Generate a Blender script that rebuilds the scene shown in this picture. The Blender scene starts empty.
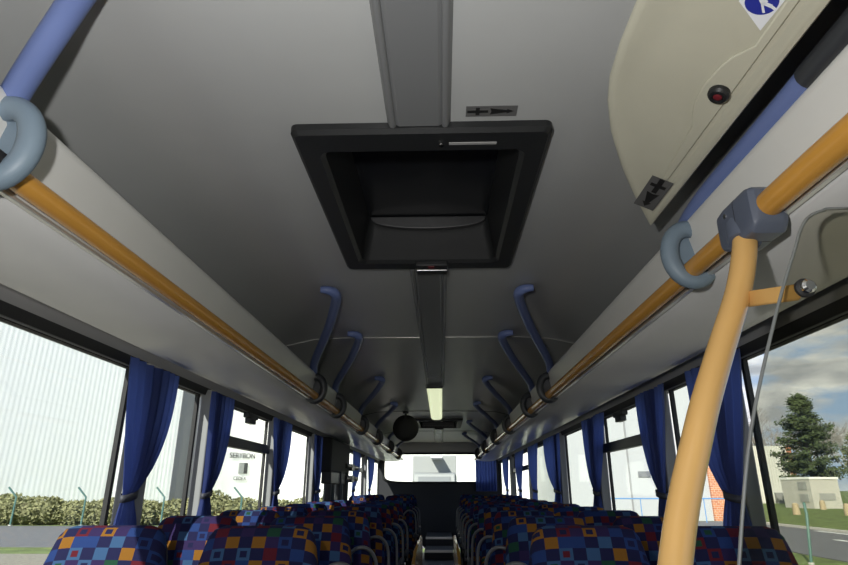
import bpy, bmesh, math, random
from mathutils import Vector, Matrix
random.seed(7)
S = bpy.context.scene
COL = S.collection
CX, CZ = 0.06, 1.30          # camera lateral place and eye height in the bus
PI = math.pi

# ------------------------------------------------------------ materials
def mat(name, col, rough=0.5, metal=0.0, spec=0.5, noise=0.0, nscale=20, bump=0.0, coat=0.0, bscale=200):
    m = bpy.data.materials.new(name); m.use_nodes = True
    nt = m.node_tree; b = nt.nodes['Principled BSDF']
    b.inputs['Base Color'].default_value = (*col, 1)
    b.inputs['Roughness'].default_value = rough
    b.inputs['Metallic'].default_value = metal
    b.inputs['Specular IOR Level'].default_value = spec
    if coat: b.inputs['Coat Weight'].default_value = coat
    tc = nt.nodes.new('ShaderNodeTexCoord')
    if noise:
        n = nt.nodes.new('ShaderNodeTexNoise'); n.inputs['Scale'].default_value = nscale
        n.inputs['Detail'].default_value = 4
        r = nt.nodes.new('ShaderNodeValToRGB')
        r.color_ramp.elements[0].position = 0.3; r.color_ramp.elements[1].position = 0.7
        r.color_ramp.elements[0].color = (*[c*(1-noise) for c in col], 1)
        r.color_ramp.elements[1].color = (*[min(1, c*(1+noise)) for c in col], 1)
        nt.links.new(tc.outputs['Object'], n.inputs['Vector'])
        nt.links.new(n.outputs['Fac'], r.inputs['Fac']); nt.links.new(r.outputs['Color'], b.inputs['Base Color'])
    if bump:
        n2 = nt.nodes.new('ShaderNodeTexNoise'); n2.inputs['Scale'].default_value = bscale
        bp = nt.nodes.new('ShaderNodeBump'); bp.inputs['Strength'].default_value = bump; bp.inputs['Distance'].default_value = 0.002
        nt.links.new(tc.outputs['Object'], n2.inputs['Vector'])
        nt.links.new(n2.outputs['Fac'], bp.inputs['Height']); nt.links.new(bp.outputs['Normal'], b.inputs['Normal'])
    return m

def glass_mat(name, tint, refl=0.06):
    m = bpy.data.materials.new(name); m.use_nodes = True
    nt = m.node_tree; nt.nodes.clear()
    o = nt.nodes.new('ShaderNodeOutputMaterial'); mx = nt.nodes.new('ShaderNodeMixShader')
    t = nt.nodes.new('ShaderNodeBsdfTransparent'); g = nt.nodes.new('ShaderNodeBsdfGlossy')
    lw = nt.nodes.new('ShaderNodeFresnel'); lw.inputs['IOR'].default_value = 1.35
    t.inputs['Color'].default_value = (*tint, 1); g.inputs['Roughness'].default_value = 0.02
    mu = nt.nodes.new('ShaderNodeMath'); mu.operation = 'MULTIPLY'; mu.inputs[1].default_value = refl*10
    nt.links.new(lw.outputs['Fac'], mu.inputs[0]); nt.links.new(mu.outputs[0], mx.inputs['Fac'])
    nt.links.new(t.outputs[0], mx.inputs[1]); nt.links.new(g.outputs[0], mx.inputs[2])
    nt.links.new(mx.outputs[0], o.inputs['Surface'])
    return m

def fabric_mat():
    m = bpy.data.materials.new('check_fabric'); m.use_nodes = True
    nt = m.node_tree; b = nt.nodes['Principled BSDF']; N = nt.nodes.new; L = nt.links.new
    b.inputs['Roughness'].default_value = 0.95; b.inputs['Specular IOR Level'].default_value = 0.15
    tc = N('ShaderNodeTexCoord'); oi = N('ShaderNodeObjectInfo')
    sep = N('ShaderNodeSeparateXYZ'); L(tc.outputs['Object'], sep.inputs[0])
    def M(op, a, bb=None, c=None):
        n = N('ShaderNodeMath'); n.operation = op
        for i, v in enumerate((a, bb, c)):
            if v is None: continue
            if isinstance(v, (int, float)): n.inputs[i].default_value = v
            else: L(v, n.inputs[i])
        return n.outputs[0]
    s = 1/0.041
    zz = M('ADD', sep.outputs[2], M('MULTIPLY', sep.outputs[1], 0.7))
    off = M('FLOOR', M('MULTIPLY', oi.outputs['Random'], 60))
    ax = M('ADD', M('MULTIPLY', sep.outputs[0], s), M('ADD', off, 0.35)); az = M('MULTIPLY', zz, s)
    fx, fz = M('FLOOR', ax), M('FLOOR', az)
    par = M('MODULO', M('ADD', M('ADD', fx, fz), 400), 2)
    cv = N('ShaderNodeCombineXYZ'); L(fx, cv.inputs[0]); L(fz, cv.inputs[1])
    wn = N('ShaderNodeTexWhiteNoise'); L(cv.outputs[0], wn.inputs[0])
    cv2 = N('ShaderNodeCombineXYZ'); L(fx, cv2.inputs[1]); L(fz, cv2.inputs[0]); cv2.inputs[2].default_value = 7.3
    wn2 = N('ShaderNodeTexWhiteNoise'); L(cv2.outputs[0], wn2.inputs[0])
    def ramp(fac, cols):
        r = N('ShaderNodeValToRGB'); r.color_ramp.interpolation = 'CONSTANT'
        while len(r.color_ramp.elements) < len(cols): r.color_ramp.elements.new(0.5)
        for i, c in enumerate(cols):
            r.color_ramp.elements[i].position = i/len(cols); r.color_ramp.elements[i].color = (*c, 1)
        L(fac, r.inputs[0]); return r.outputs[0]
    navy, blue, sky = (.010,.011,.042), (.013,.030,.11), (.028,.065,.14)
    red, org, grn, pur = (.075,.009,.016), (.17,.075,.012), (.011,.045,.026), (.022,.014,.055)
    A = ramp(wn.outputs[0], [org, sky, red, blue, grn, org, blue, sky, pur, red])
    B = ramp(wn2.outputs[0], [navy, pur, navy, navy, blue, navy, navy, pur, navy, navy])
    Cc = ramp(wn2.outputs[0], [red, navy, org, navy, sky, org, navy, red, grn, navy])
    ux, uz = M('ABSOLUTE', M('SUBTRACT', M('FRACT', ax), 0.5)), M('ABSOLUTE', M('SUBTRACT', M('FRACT', az), 0.5))
    mxx = M('MAXIMUM', ux, uz)
    inner = M('MULTIPLY', M('LESS_THAN', mxx, 0.26), M('GREATER_THAN', wn2.outputs[0], 0.62))
    m1 = N('ShaderNodeMix'); m1.data_type = 'RGBA'; L(inner, m1.inputs[0]); L(A, m1.inputs[6]); L(Cc, m1.inputs[7])
    m2 = N('ShaderNodeMix'); m2.data_type = 'RGBA'; L(par, m2.inputs[0]); L(B, m2.inputs[6]); L(m1.outputs[2], m2.inputs[7])
    L(m2.outputs[2], b.inputs['Base Color'])
    n2 = N('ShaderNodeTexNoise'); n2.inputs['Scale'].default_value = 700; L(tc.outputs['Object'], n2.inputs['Vector'])
    bp = N('ShaderNodeBump'); bp.inputs['Strength'].default_value = .3; bp.inputs['Distance'].default_value = .001
    L(n2.outputs['Fac'], bp.inputs['Height']); L(bp.outputs['Normal'], b.inputs['Normal'])
    return m

def curtain_mat():
    m = bpy.data.materials.new('blue_curtain'); m.use_nodes = True
    nt = m.node_tree; b = nt.nodes['Principled BSDF']; o = nt.nodes['Material Output']
    b.inputs['Base Color'].default_value = (.020, .034, .13, 1); b.inputs['Roughness'].default_value = .8
    t = nt.nodes.new('ShaderNodeBsdfTranslucent'); t.inputs['Color'].default_value = (.13, .21, .68, 1)
    mx = nt.nodes.new('ShaderNodeMixShader'); mx.inputs[0].default_value = .38
    nt.links.new(b.outputs[0], mx.inputs[1]); nt.links.new(t.outputs[0], mx.inputs[2]); nt.links.new(mx.outputs[0], o.inputs[0])
    return m

def wave_mat(name, col, dark, scale, direction='X', rough=.5, band=.5):
    """corrugated sheet cladding: lighter and darker bands in the base colour, no relief"""
    m = bpy.data.materials.new(name); m.use_nodes = True
    nt = m.node_tree; b = nt.nodes['Principled BSDF']; b.inputs['Roughness'].default_value = rough
    tc = nt.nodes.new('ShaderNodeTexCoord'); w = nt.nodes.new('ShaderNodeTexWave')
    w.bands_direction = direction; w.inputs['Scale'].default_value = scale
    r = nt.nodes.new('ShaderNodeValToRGB'); r.color_ramp.elements[0].color = (*dark, 1); r.color_ramp.elements[1].color = (*col, 1)  # pale and dark bands go into the base colour only
    r.color_ramp.elements[1].position = band
    nt.links.new(tc.outputs['Object'], w.inputs['Vector']); nt.links.new(w.outputs['Fac'], r.inputs['Fac'])
    nt.links.new(r.outputs['Color'], b.inputs['Base Color'])
    return m

def brick_mat():
    m = bpy.data.materials.new('orange_brick'); m.use_nodes = True
    nt = m.node_tree; b = nt.nodes['Principled BSDF']; b.inputs['Roughness'].default_value = .9
    tc = nt.nodes.new('ShaderNodeTexCoord'); mp = nt.nodes.new('ShaderNodeMapping'); mp.inputs['Rotation'].default_value = (PI/2, 0, 0)
    br = nt.nodes.new('ShaderNodeTexBrick'); br.inputs['Scale'].default_value = 1.6
    br.inputs['Color1'].default_value = (.50,.20,.09,1); br.inputs['Color2'].default_value = (.36,.12,.06,1)
    br.inputs['Mortar'].default_value = (.55,.42,.32,1); br.inputs['Bias'].default_value = -.2
    nt.links.new(tc.outputs['Object'], mp.inputs[0]); nt.links.new(mp.outputs[0], br.inputs['Vector'])
    nt.links.new(br.outputs['Color'], b.inputs['Base Color'])
    return m

M_ceil = mat('ceiling_panel', (.36,.37,.37), .29, spec=.65, noise=.03, nscale=3, bump=.10, bscale=900)
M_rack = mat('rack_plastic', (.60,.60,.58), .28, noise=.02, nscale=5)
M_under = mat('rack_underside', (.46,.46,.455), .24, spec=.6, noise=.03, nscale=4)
M_head = mat('header_strip', (.27,.27,.27), .5)
M_chan = mat('channel_plastic', (.145,.15,.155), .26, spec=.6)
M_bead = mat('channel_bead', (.55,.56,.56), .2, metal=.8)
M_black = mat('black_plastic', (.012,.013,.014), .42, spec=.4, bump=.15)
M_black2 = mat('black_rubber', (.012,.012,.013), .7)
M_deep = mat('dark_tinted_dome', (.010,.011,.013), .25, spec=.5)
M_yel = mat('yellow_rail', (.52,.26,.05), .22, spec=.5, noise=.04, nscale=8)
M_yel2 = mat('yellow_pole', (.62,.37,.13), .22, spec=.5, noise=.03, nscale=8)
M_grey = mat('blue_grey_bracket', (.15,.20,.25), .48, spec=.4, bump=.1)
M_clamp = mat('slate_clamp', (.085,.10,.14), .42, spec=.45, bump=.1)
M_blue = mat('blue_grab_bar', (.125,.17,.36), .40, spec=.4)
M_beige = mat('beige_fibreglass', (.48,.47,.38), .38, spec=.45, noise=.03, nscale=6, bump=.12, bscale=500)
M_white = mat('white_vinyl', (.72,.74,.78), .5)
M_signb = mat('sign_blue', (.02,.03,.28), .5)
M_stick = mat('smoke_vinyl', (.10,.10,.10), .5)
M_ink = mat('black_ink', (.008,.008,.008), .6)
M_chrome = mat('chrome', (.7,.7,.7), .15, metal=1)
M_alu = mat('aluminium_edge', (.70,.70,.68), .3, metal=.7)
M_red = mat('red_plastic', (.13,.012,.018), .4)
M_pill = mat('grey_pillar', (.20,.205,.21), .5, noise=.03, nscale=5)
M_wall = mat('grey_side_lining', (.16,.165,.175), .7)
M_floor = mat('dark_floor', (.03,.032,.036), .6, noise=.3, nscale=60)
M_rear = mat('dark_rear_lining', (.015,.016,.02), .8)
M_fab = fabric_mat(); M_cur = curtain_mat()
M_shell = mat('seat_shell', (.03,.032,.045), .6)
M_hand = mat('seat_handle', (.12,.12,.12), .4)
M_pane = glass_mat('bus_window_glass', (.93,.95,.94), .008)
M_screen = glass_mat('smoked_screen_glass', (.80,.79,.73), .03)
M_edge = mat('glass_edge', (.16,.17,.17), .4)
M_diff = mat('lamp_diffuser', (.80,.80,.70), .25)
M_diff.node_tree.nodes['Principled BSDF'].inputs['Emission Color'].default_value = (.88,.95,.60,1)
M_diff.node_tree.nodes['Principled BSDF'].inputs['Emission Strength'].default_value = .75
M_corr = wave_mat('white_corrugated', (.98,.98,.96), (.86,.87,.87), 1.1, 'X', .45, .5)
M_corr2 = wave_mat('pale_corrugated', (.62,.62,.58), (.50,.50,.47), .8, 'X', .6)
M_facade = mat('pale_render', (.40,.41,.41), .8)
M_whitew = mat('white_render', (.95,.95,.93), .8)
M_gstrip = mat('grey_cladding', (.13,.135,.145), .6)
M_brick = brick_mat()
M_grass = mat('grass', (.12,.16,.04), .95, noise=.35, nscale=1.2)
M_road = mat('asphalt', (.13,.13,.135), .9, noise=.12, nscale=3)
M_dirt = mat('gravel', (.24,.22,.17), .95, noise=.2, nscale=8)
M_leafh = mat('hedge_leaf', (.22,.22,.10), .8, noise=.4, nscale=4)
M_leafp = mat('pine_needles', (.06,.085,.03), .85, noise=.4, nscale=4)
M_leafw = mat('willow_leaf', (.12,.14,.045), .85, noise=.4, nscale=4)
M_bark = mat('bark', (.16,.14,.12), .9)
M_twig = mat('bare_twig', (.30,.27,.25), .9)
M_fence = mat('green_steel', (.08,.17,.15), .5)
M_cab = mat('cabin_render', (.52,.50,.46), .8)
M_cabl = mat('cabin_louvre', (.33,.33,.32), .7)
M_tan = mat('tan_bollard', (.45,.36,.24), .8)
M_truck = mat('pale_grey_paint', (.27,.28,.27), .5)
M_truckd = mat('grey_windscreen', (.20,.21,.21), .2)
M_line = mat('road_paint', (.75,.75,.72), .8)
M_rail = mat('blue_steel', (.10,.25,.50), .5)
M_sign = mat('sign_grey', (.25,.25,.25), .7)

# ------------------------------------------------------------ helpers
class MB:
    def __init__(s): s.v = []; s.f = []
    def add(s, vs, fs):
        n = len(s.v); s.v += [Vector(p) for p in vs]; s.f += [[i+n for i in f] for f in fs]; return s
    def box(s, a, b):
        (x0,y0,z0),(x1,y1,z1) = a, b
        return s.add([(x0,y0,z0),(x1,y0,z0),(x1,y1,z0),(x0,y1,z0),(x0,y0,z1),(x1,y0,z1),(x1,y1,z1),(x0,y1,z1)],
            [(0,3,2,1),(4,5,6,7),(0,1,5,4),(1,2,6,5),(2,3,7,6),(3,0,4,7)])
    def tube(s, pts, r, n=14, caps=True):
        pts = [Vector(p) for p in pts]; rr = r if isinstance(r, (list, tuple)) else [r]*len(pts)
        vs, fs = [], []; up = None
        for i, p in enumerate(pts):
            d = (pts[min(i+1, len(pts)-1)] - pts[max(i-1, 0)]).normalized()
            if up is None:
                up = Vector((0,0,1)) if abs(d.z) < .9 else Vector((1,0,0))
            a = d.cross(up).normalized(); b = a.cross(d).normalized(); up = b
            for k in range(n):
                t = 2*PI*k/n; vs.append(p + (a*math.cos(t) + b*math.sin(t))*rr[i])
        for i in range(len(pts)-1):
            for k in range(n):
                k2 = (k+1) % n; fs.append((i*n+k, i*n+k2, (i+1)*n+k2, (i+1)*n+k))
        if caps: fs.append(tuple(range(n))[::-1]); fs.append(tuple((len(pts)-1)*n+k for k in range(n)))
        return s.add(vs, fs)
    def loft(s, rings, caps=True):
        n = len(rings[0]); vs = [p for r in rings for p in r]; fs = []
        for i in range(len(rings)-1):
            for k in range(n):
                k2 = (k+1) % n; fs.append((i*n+k, i*n+k2, (i+1)*n+k2, (i+1)*n+k))
        if caps: fs.append(tuple(range(n))[::-1]); fs.append(tuple((len(rings)-1)*n+k for k in range(n)))
        return s.add(vs, fs)
    def prism(s, poly, d):
        """poly: list of 3D points; extruded by vector d"""
        n = len(poly); d = Vector(d); a = [Vector(p) for p in poly]
        return s.add(a + [p+d for p in a], [tuple(range(n))[::-1], tuple(range(n, 2*n))] + [(i, (i+1) % n, (i+1) % n+n, i+n) for i in range(n)])
    def extr(s, prof, y0, y1, ys=None):
        """profile in x,z swept along y with given stations, open sheet"""
        ys = ys or [y0, y1]; n = len(prof)
        vs = [(x, y, z) for y in ys for x, z in prof]
        fs = [(j*n+i, j*n+i+1, (j+1)*n+i+1, (j+1)*n+i) for j in range(len(ys)-1) for i in range(n-1)]
        return s.add(vs, fs)

def obj(name, mb, m, parent=None, smooth=True, bevel=0, solid=0, subsurf=0, angle=40, world=True):
    me = bpy.data.meshes.new(name)
    off = parent.matrix_world.translation if (parent and world) else Vector((0,0,0))
    if parent and world and parent.type == 'MESH': off = Vector(parent['_o']) if '_o' in parent else off
    me.from_pydata([tuple(v-off) for v in mb.v], [], mb.f); me.update()
    bm = bmesh.new(); bm.from_mesh(me); bmesh.ops.recalc_face_normals(bm, faces=bm.faces); bm.to_mesh(me); bm.free()
    o = bpy.data.objects.new(name, me); COL.objects.link(o); me.materials.append(m)
    if parent: o.parent = parent
    if solid:
        md = o.modifiers.new('s', 'SOLIDIFY'); md.thickness = solid; md.offset = 0
    if bevel:
        md = o.modifiers.new('b', 'BEVEL'); md.width = bevel; md.segments = 3; md.limit_method = 'ANGLE'; md.angle_limit = math.radians(35)
    if subsurf:
        md = o.modifiers.new('ss', 'SUBSURF'); md.levels = subsurf; md.render_levels = subsurf
    if smooth:
        me.shade_smooth()
        try: me.set_sharp_from_angle(angle=math.radians(angle))
        except Exception: pass
    return o
def tag(o, label=None, cat=None, group=None, kind=None):
    if label: o['label'] = label
    if cat: o['category'] = cat
    if group: o['group'] = group
    if kind: o['kind'] = kind
    return o
def thing(name, loc, label, cat, group=None):
    o = bpy.data.objects.new(name, None); COL.objects.link(o); o.location = loc; o.empty_display_size = .1
    o.matrix_world = Matrix.Translation(loc)
    return tag(o, label, cat, group)
def struct(name, mb, m, label, parent=None, **k):
    o = obj(name, mb, m, parent, **k)
    if parent is None: tag(o, label, None, None, 'structure'); o['category'] = k.get('cat', name.split('_')[0])
    return o
def copy_tree(o, parent=None):
    c = o.copy(); COL.objects.link(c)
    for k in ('label', 'group'):
        if parent is None and k in c: pass
    c.parent = parent
    for ch in list(o.children): copy_tree(ch, c)
    return c
def ell(cx, cz, rx, rz, y, n=28, p=2.0, a0=0):
    out = []
    for k in range(n):
        t = 2*PI*k/n + a0; c, s_ = math.cos(t), math.sin(t)
        out.append(Vector((cx + rx*math.copysign(abs(c)**(2/p), c), y, cz + rz*math.copysign(abs(s_)**(2/p), s_))))
    return out
def smoothpath(P, n=10):
    P = [Vector(p) for p in P]; out = []
    for i in range(len(P)-1):
        p0, p1, p2, p3 = P[max(i-1,0)], P[i], P[i+1], P[min(i+2,len(P)-1)]
        for k in range(n):
            t = k/n
            out.append(.5*((2*p1)+(p2-p0)*t+(2*p0-5*p1+4*p2-p3)*t*t+(3*p1-p0-3*p2+p3)*t**3))
    out.append(P[-1]); return out

YF, YR = -1.6, 12.4      # front and rear ends of the saloon
ZC = CZ + .85            # ceiling height
LEFT, RIGHT = -1, 1
SN = {-1: 'left', 1: 'right'}

# ------------------------------------------------------------ ceiling with two hatch openings
HX = .265; hx0 = .016
H1 = (1.27, 2.09); H2 = (7.72, 8.63)
xs = [-1.24,-1.20,-1.12,-1.0,-.86,-.70,-.52,-.40,hx0-HX,-.1,.1,hx0+HX,.40,.52,.70,.86,1.0,1.12,1.20,1.24]
def cz_(x):
    a = abs(x)
    if a < .5: return ZC
    t = (a-.5)/.74
    return ZC - .30*t**2.6
ys = [YF, 0, H1[0], H1[1], 3.37, 5, H2[0], H2[1], 10, YR]
mb = MB(); n = len(xs)
vs = [(x, y, cz_(x)) for y in ys for x in xs]; fs = []
for j in range(len(ys)-1):
    for i in range(n-1):
        if (ys[j], ys[j+1]) in (H1, H2) and xs[i] >= hx0-HX-1e-6 and xs[i+1] <= hx0+HX+1e-6: continue
        fs.append((j*n+i, j*n+i+1, (j+1)*n+i+1, (j+1)*n+i))
mb.add(vs, fs)
struct('ceiling', mb, M_ceil, 'pale grey moulded ceiling of the bus', smooth=True)
# outer roof skin keeps the sun out
mb = MB(); mb.extr([(-1.26, ZC-.35), (-1.24, ZC-.1), (-1.1, ZC+.12), (-.5, ZC+.22), (.5, ZC+.22), (1.1, ZC+.12), (1.24, ZC-.1), (1.26, ZC-.35)], YF, YR)
struct('trim_1', mb, M_whitew, 'outer roof skin above the ceiling', smooth=True)
# ceiling seams
k = 2
for y in (3.37, 6.9, 9.4):
    mb = MB()
    prof = [x for x in xs if abs(x) < 1.1]
    mb.extr([(x, cz_(x)-.0035) for x in prof], y-.004, y+.004)
    struct('trim_%d' % k, mb, M_alu if y < 4 else M_black, 'thin joint strip across the ceiling panels', solid=.004); k += 1

# rear header and rear wall with rounded window
ring = ell(.01, CZ+.385, 1.16, .29, YR, n=40, p=7)
ring2 = []
for p in ring:
    sx = 1.26; z0, z1 = -.1, ZC+.12
    dx, dz = p.x-.01, p.z-(CZ+.385)
    t = min((sx/abs(dx)) if abs(dx) > 1e-6 else 1e9, ((z1-(CZ+.385)) if dz > 0 else ((CZ+.385)-z0))/max(abs(dz), 1e-6))
    ring2.append(Vector((.01+dx*t, YR, CZ+.385+dz*t)))
mb = MB(); mb.loft([ring, ring2, [p+Vector((0,.08,0)) for p in ring2], [p+Vector((0,.08,0)) for p in ring]], caps=False)
nn = len(ring); mb.f += [(k2, (k2+1) % nn, 3*nn+(k2+1) % nn, 3*nn+k2) for k2 in range(nn)]
struct('wall_rear', mb, M_rear, 'dark rear wall around the wide back window', smooth=False)
mb = MB(); mb.prism([p+Vector((0,.04,0)) for p in ring], (0,.006,0))
w = struct('window_1', mb, M_pane, 'wide rounded back window at the far end of the bus', smooth=False)
mb = MB(); mb.loft([ell(.01, CZ+.385, 1.17, .30, YR-.01, 40, 7), ell(.01, CZ+.385, 1.12, .265, YR-.012, 40, 7), ell(.01, CZ+.385, 1.12, .265, YR+.02, 40, 7)], caps=False)
obj('window_frame', mb, M_black2, w, solid=.006)

# rear header (dark sloped panel under the ceiling end)
mb = MB(); mb.extr([(-1.15,0),(1.15,0)], 0, 1)
mb = MB(); mb.prism([(-1.18, YR-.02, ZC-.17), (-1.18, YR-.02, ZC-.001), (-1.18, YR-.62, ZC-.001), (-1.18,YR-.5,ZC-.05)], (2.36,0,0))
struct('trim_5', mb, mat('dark_header', (.10,.10,.11), .6), 'dark grey header panel above the back window')

# floor, platforms, steps
mb = MB(); mb.box((-1.26, YF, -.1), (1.26, YR+.05, 0)); struct('floor', mb, M_floor, 'dark rubber floor of the sunken aisle', smooth=False)
PL = .12
for s in (LEFT, RIGHT):
    mb = MB(); mb.box((min(s*.24, s*1.24), 1.35, 0), (max(s*.24, s*1.24), YR, PL))
    struct('trim_%d' % (6 if s < 0 else 7), mb, M_floor, 'low seat platform along the %s side of the aisle' % SN[s], smooth=False)
for i, (y, z, yy) in enumerate(((9.6,.20,10.4),(10.4,.34,11.2),(11.2,.48,YR))):
    t = thing('aisle_step', (0, y, 0), ['lowest dark aisle step with a pale metal nosing near the rear', 'middle dark aisle step with a pale metal nosing near the rear', 'top dark aisle step right below the back window'][i], 'step', 'steps at the end of the aisle')
    mb = MB(); mb.box((-.235, y, .001), (.235, yy if i < 2 else YR-.01, z)); obj('tread', mb, M_floor, t, smooth=False)
    mb = MB(); mb.box((-.235, y-.012, z-.035), (.235, y+.03, z+.004)); obj('nosing', mb, M_alu, t, bevel=.003)
for s in (LEFT, RIGHT):
    t = thing('aisle_side_panel', (s*.22, 6.0, 0), 'yellow-orange low panel edging the aisle on the %s side' % SN[s], 'panel', 'yellow panels beside the aisle')
    mb = MB()
    P = [(0, .02), (0, .60), (.15,.66), (.35,.67), (.40,.70), (2.2,.72), (2.4,.66), (2.4,.02)]
    mb.prism([(s*.205, 6.0+a, b) for a, b in P], (s*.03, 0, 0)); obj('board', mb, M_yel, t, bevel=.006)
    mb = MB(); mb.tube([(s*.22, 6.02, .0), (s*.22, 6.02, .62)], .012); obj('post', mb, M_alu, t)

# ------------------------------------------------------------ side walls, pillars, windows
ZT = CZ+.474; ZB = CZ-.42
PILS = {-1: [(2.38, 2.56), (3.10, 3.29), (4.40, 4.62), (5.80, 6.02), (7.90, 8.1), (9.9, 10.1)], 1: [(2.28, 2.46), (3.04, 3.22), (4.32, 4.54), (5.74, 5.97), (7.75, 7.95), (9.9, 10.1)]}
wn = 2
tn = 8
for s in (LEFT, RIGHT):
    X = 1.235; PIL = PILS[s]
    mb = MB(); a, b = sorted((s*1.22, s*1.27)); mb.box((a, YF, -.1), (b, YR+.08, ZB)); mb.box((a, YF, ZT), (b, YR+.08, CZ+.62))
    struct('wall_'+SN[s], mb, M_wall, 'grey side lining below and above the %s row of windows' % SN[s], smooth=False)
    # sloping window header strips: pale strip and black blind track
    mb = MB(); mb.prism([(s*1.19, YF, CZ+.556), (s*1.225, YF, CZ+.556), (s*1.225, YF, CZ+.512), (s*1.213, YF, CZ+.512)], (0, YR-YF-.01, 0))
    struct('trim_%d' % tn, mb, M_head, 'grey strip running above the %s windows' % SN[s]); tn += 1
    mb = MB(); mb.prism([(s*1.205, YF, CZ+.511), (s*1.235, YF, CZ+.511), (s*1.235, YF, CZ+.476), (s*1.215, YF, CZ+.476)], (0, YR-YF-.01, 0))
    struct('trim_%d' % tn, mb, M_black2, 'black curtain track above the %s windows' % SN[s]); tn += 1
    for (y0, y1) in PIL:
        mb = MB(); mb.prism([(s*1.175, y0+.03, ZB-.2), (s*1.235, y0+.03, ZB-.2), (s*1.235, y1-.02, ZB-.2), (s*1.175, y1-.02, ZB-.2)], (s*.006, 0, ZT+.03-ZB+.2))
        struct('trim_%d' % tn, mb, M_pill, 'grey window pillar on the %s side' % SN[s], bevel=.008); tn += 1
    ed = [YF] + [v for p in PIL for v in p] + [YR]
    for i in range(0, len(ed), 2):
        y0, y1 = ed[i], ed[i+1]
        mb = MB(); x0, x1 = sorted((s*1.243, s*1.247)); mb.box((x0, y0, ZB), (x1, y1, ZT))
        w = struct('window_%d' % wn, mb, M_pane, 'side window pane', smooth=False); wn += 1
        w['label'] = '%s side window, %s bay from the front' % (SN[s], ['first', 'second narrow', 'third', 'fourth', 'fifth', 'sixth', 'seventh'][i//2])
        fr = MB(); a, b = sorted((s*1.232, s*1.25))
        fr.box((a, y0, ZB), (b, y0+.022, ZT)); fr.box((a, y1-.022, ZB), (b, y1, ZT)); fr.box((a, y0, ZT-.004), (b, y1, ZT)); fr.box((a, y0, ZB), (b, y1, ZB+.03))
        obj('window_frame', fr, M_black2, w, smooth=False)
        if i//2 == 3-1+0 or i//2 == 3 and False:
            pass
        if i//2 == 2+0 or i//2 == 5:
            tr = MB(); a, b = sorted((s*1.205, s*1.25)); tr.box((a, y0, CZ+.235), (b, y1, CZ+.295)); 
            obj('transom', tr, M_black, w, bevel=.004)
            la = MB(); ym = (y0+y1)/2+.1; a, b = sorted((s*1.20, s*1.24)); la.box((a, ym-.10, CZ+.438), (b, ym+.10, CZ+.47)); la.box((a, ym-.06, CZ+.405), (b, ym+.06, CZ+.44))
            obj('latch', la, M_black, w, bevel=.004)
        
# unseen front wall; windscreen opening kept small to hold daylight off the seats
mb = MB(); mb.box((-1.26, YF-.05, -.1), (1.26, YF, 1.0)); mb.box((-1.26, YF-.05, 1.6), (1.26, YF, ZC+.1))
mb.box((-1.26, YF-.05, 1.0), (-1.1, YF, 1.6)); mb.box((1.1, YF-.05, 1.0), (1.26, YF, 1.6))
struct('wall_front', mb, M_wall, 'front end of the bus around the windscreen', smooth=False)
mb = MB(); mb.box((-1.1, YF-.03, 1.0), (1.1, YF-.024, 1.6)); struct('window_%d' % wn, mb, M_pane, 'windscreen at the front of the bus', smooth=False)

# ------------------------------------------------------------ luggage racks
YK = 12.0
for s in (LEFT, RIGHT):
    t = thing('luggage_rack', (s*.95, 5, CZ+.5), 'long pale grey overhead luggage rack along the %s side' % SN[s], 'luggage rack', 'overhead luggage racks')
    lip = [(.722,.672),(.728,.682),(.738,.680),(.760,.560),(.762,.532),(.752,.527),(.747,.545),(.737,.60),(.724,.660)]
    mb = MB(); mb.loft([[Vector((s*x, y, CZ+h)) for x, h in lip] for y in (YF+.05, YK)]); obj('lip', mb, M_rack, t, angle=60)
    und = [(.760,.533),(.775,.517),(.82,.506),(.90,.498),(.98,.497),(1.04,.500),(1.09,.510),(1.13,.527),(1.16,.548),(1.19,.580)]
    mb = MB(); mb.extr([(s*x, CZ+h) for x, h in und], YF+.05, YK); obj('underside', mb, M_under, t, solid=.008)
    mb = MB(); mb.box((min(s*.748, s*.762), YF+.05, CZ+.517), (max(s*.748, s*.762), YK, CZ+.5255)); obj('edge_strip', mb, M_alu, t, bevel=.002)
    # end cap and lip end ring
    mb = MB(); mb.prism([(s*x, YK, CZ+h) for x, h in [(.722,.682),(.76,.52),(.9,.495),(1.1,.52),(1.19,.58),(1.2,.60),(.76,.58)]], (0,.02,0)); obj('end_cap', mb, M_black, t)
# handrails
RX, RH = .718, .537
M_dk = mat('shaded_grey_and_charcoal', (.03,.033,.038), .4)  # dark copy of the bracket grey: missing light put into the colour
t = thing('handrail', (-RX, 5, CZ+RH), 'long yellow handrail under the left luggage rack', 'handrail', None)
mb = MB(); mb.tube([(-RX, .885, CZ+RH), (-RX, YK-.05, CZ+RH)], .0225, 20); obj('tube', mb, M_yel, t)
mb = MB(); mb.tube([(-RX, .875, CZ+RH), (-RX, .887, CZ+RH)], .0235, 20); obj('end_plug', mb, M_black2, t)
t = thing('handrail', (-RX, -.5, CZ+RH), 'short yellow handrail end left of the camera, before the first grey bracket', 'handrail', None)
mb = MB(); mb.tube([(-RX, -1.2, CZ+RH), (-RX, .80, CZ+RH)], .0225, 20); obj('tube', mb, M_yel, t)
mb = MB(); mb.tube([(-RX, .80, CZ+RH), (-RX, .87, CZ+RH)], .0245, 20); obj('end_plug', mb, M_black2, t)
t = thing('handrail', (RX, 5, CZ+RH), 'long yellow handrail under the right luggage rack, behind the grey clamp', 'handrail', None)
mb = MB(); mb.tube([(RX, 1.20, CZ+RH), (RX, YK-.05, CZ+RH)], .0235, 20); obj('tube', mb, M_yel, t)

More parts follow.
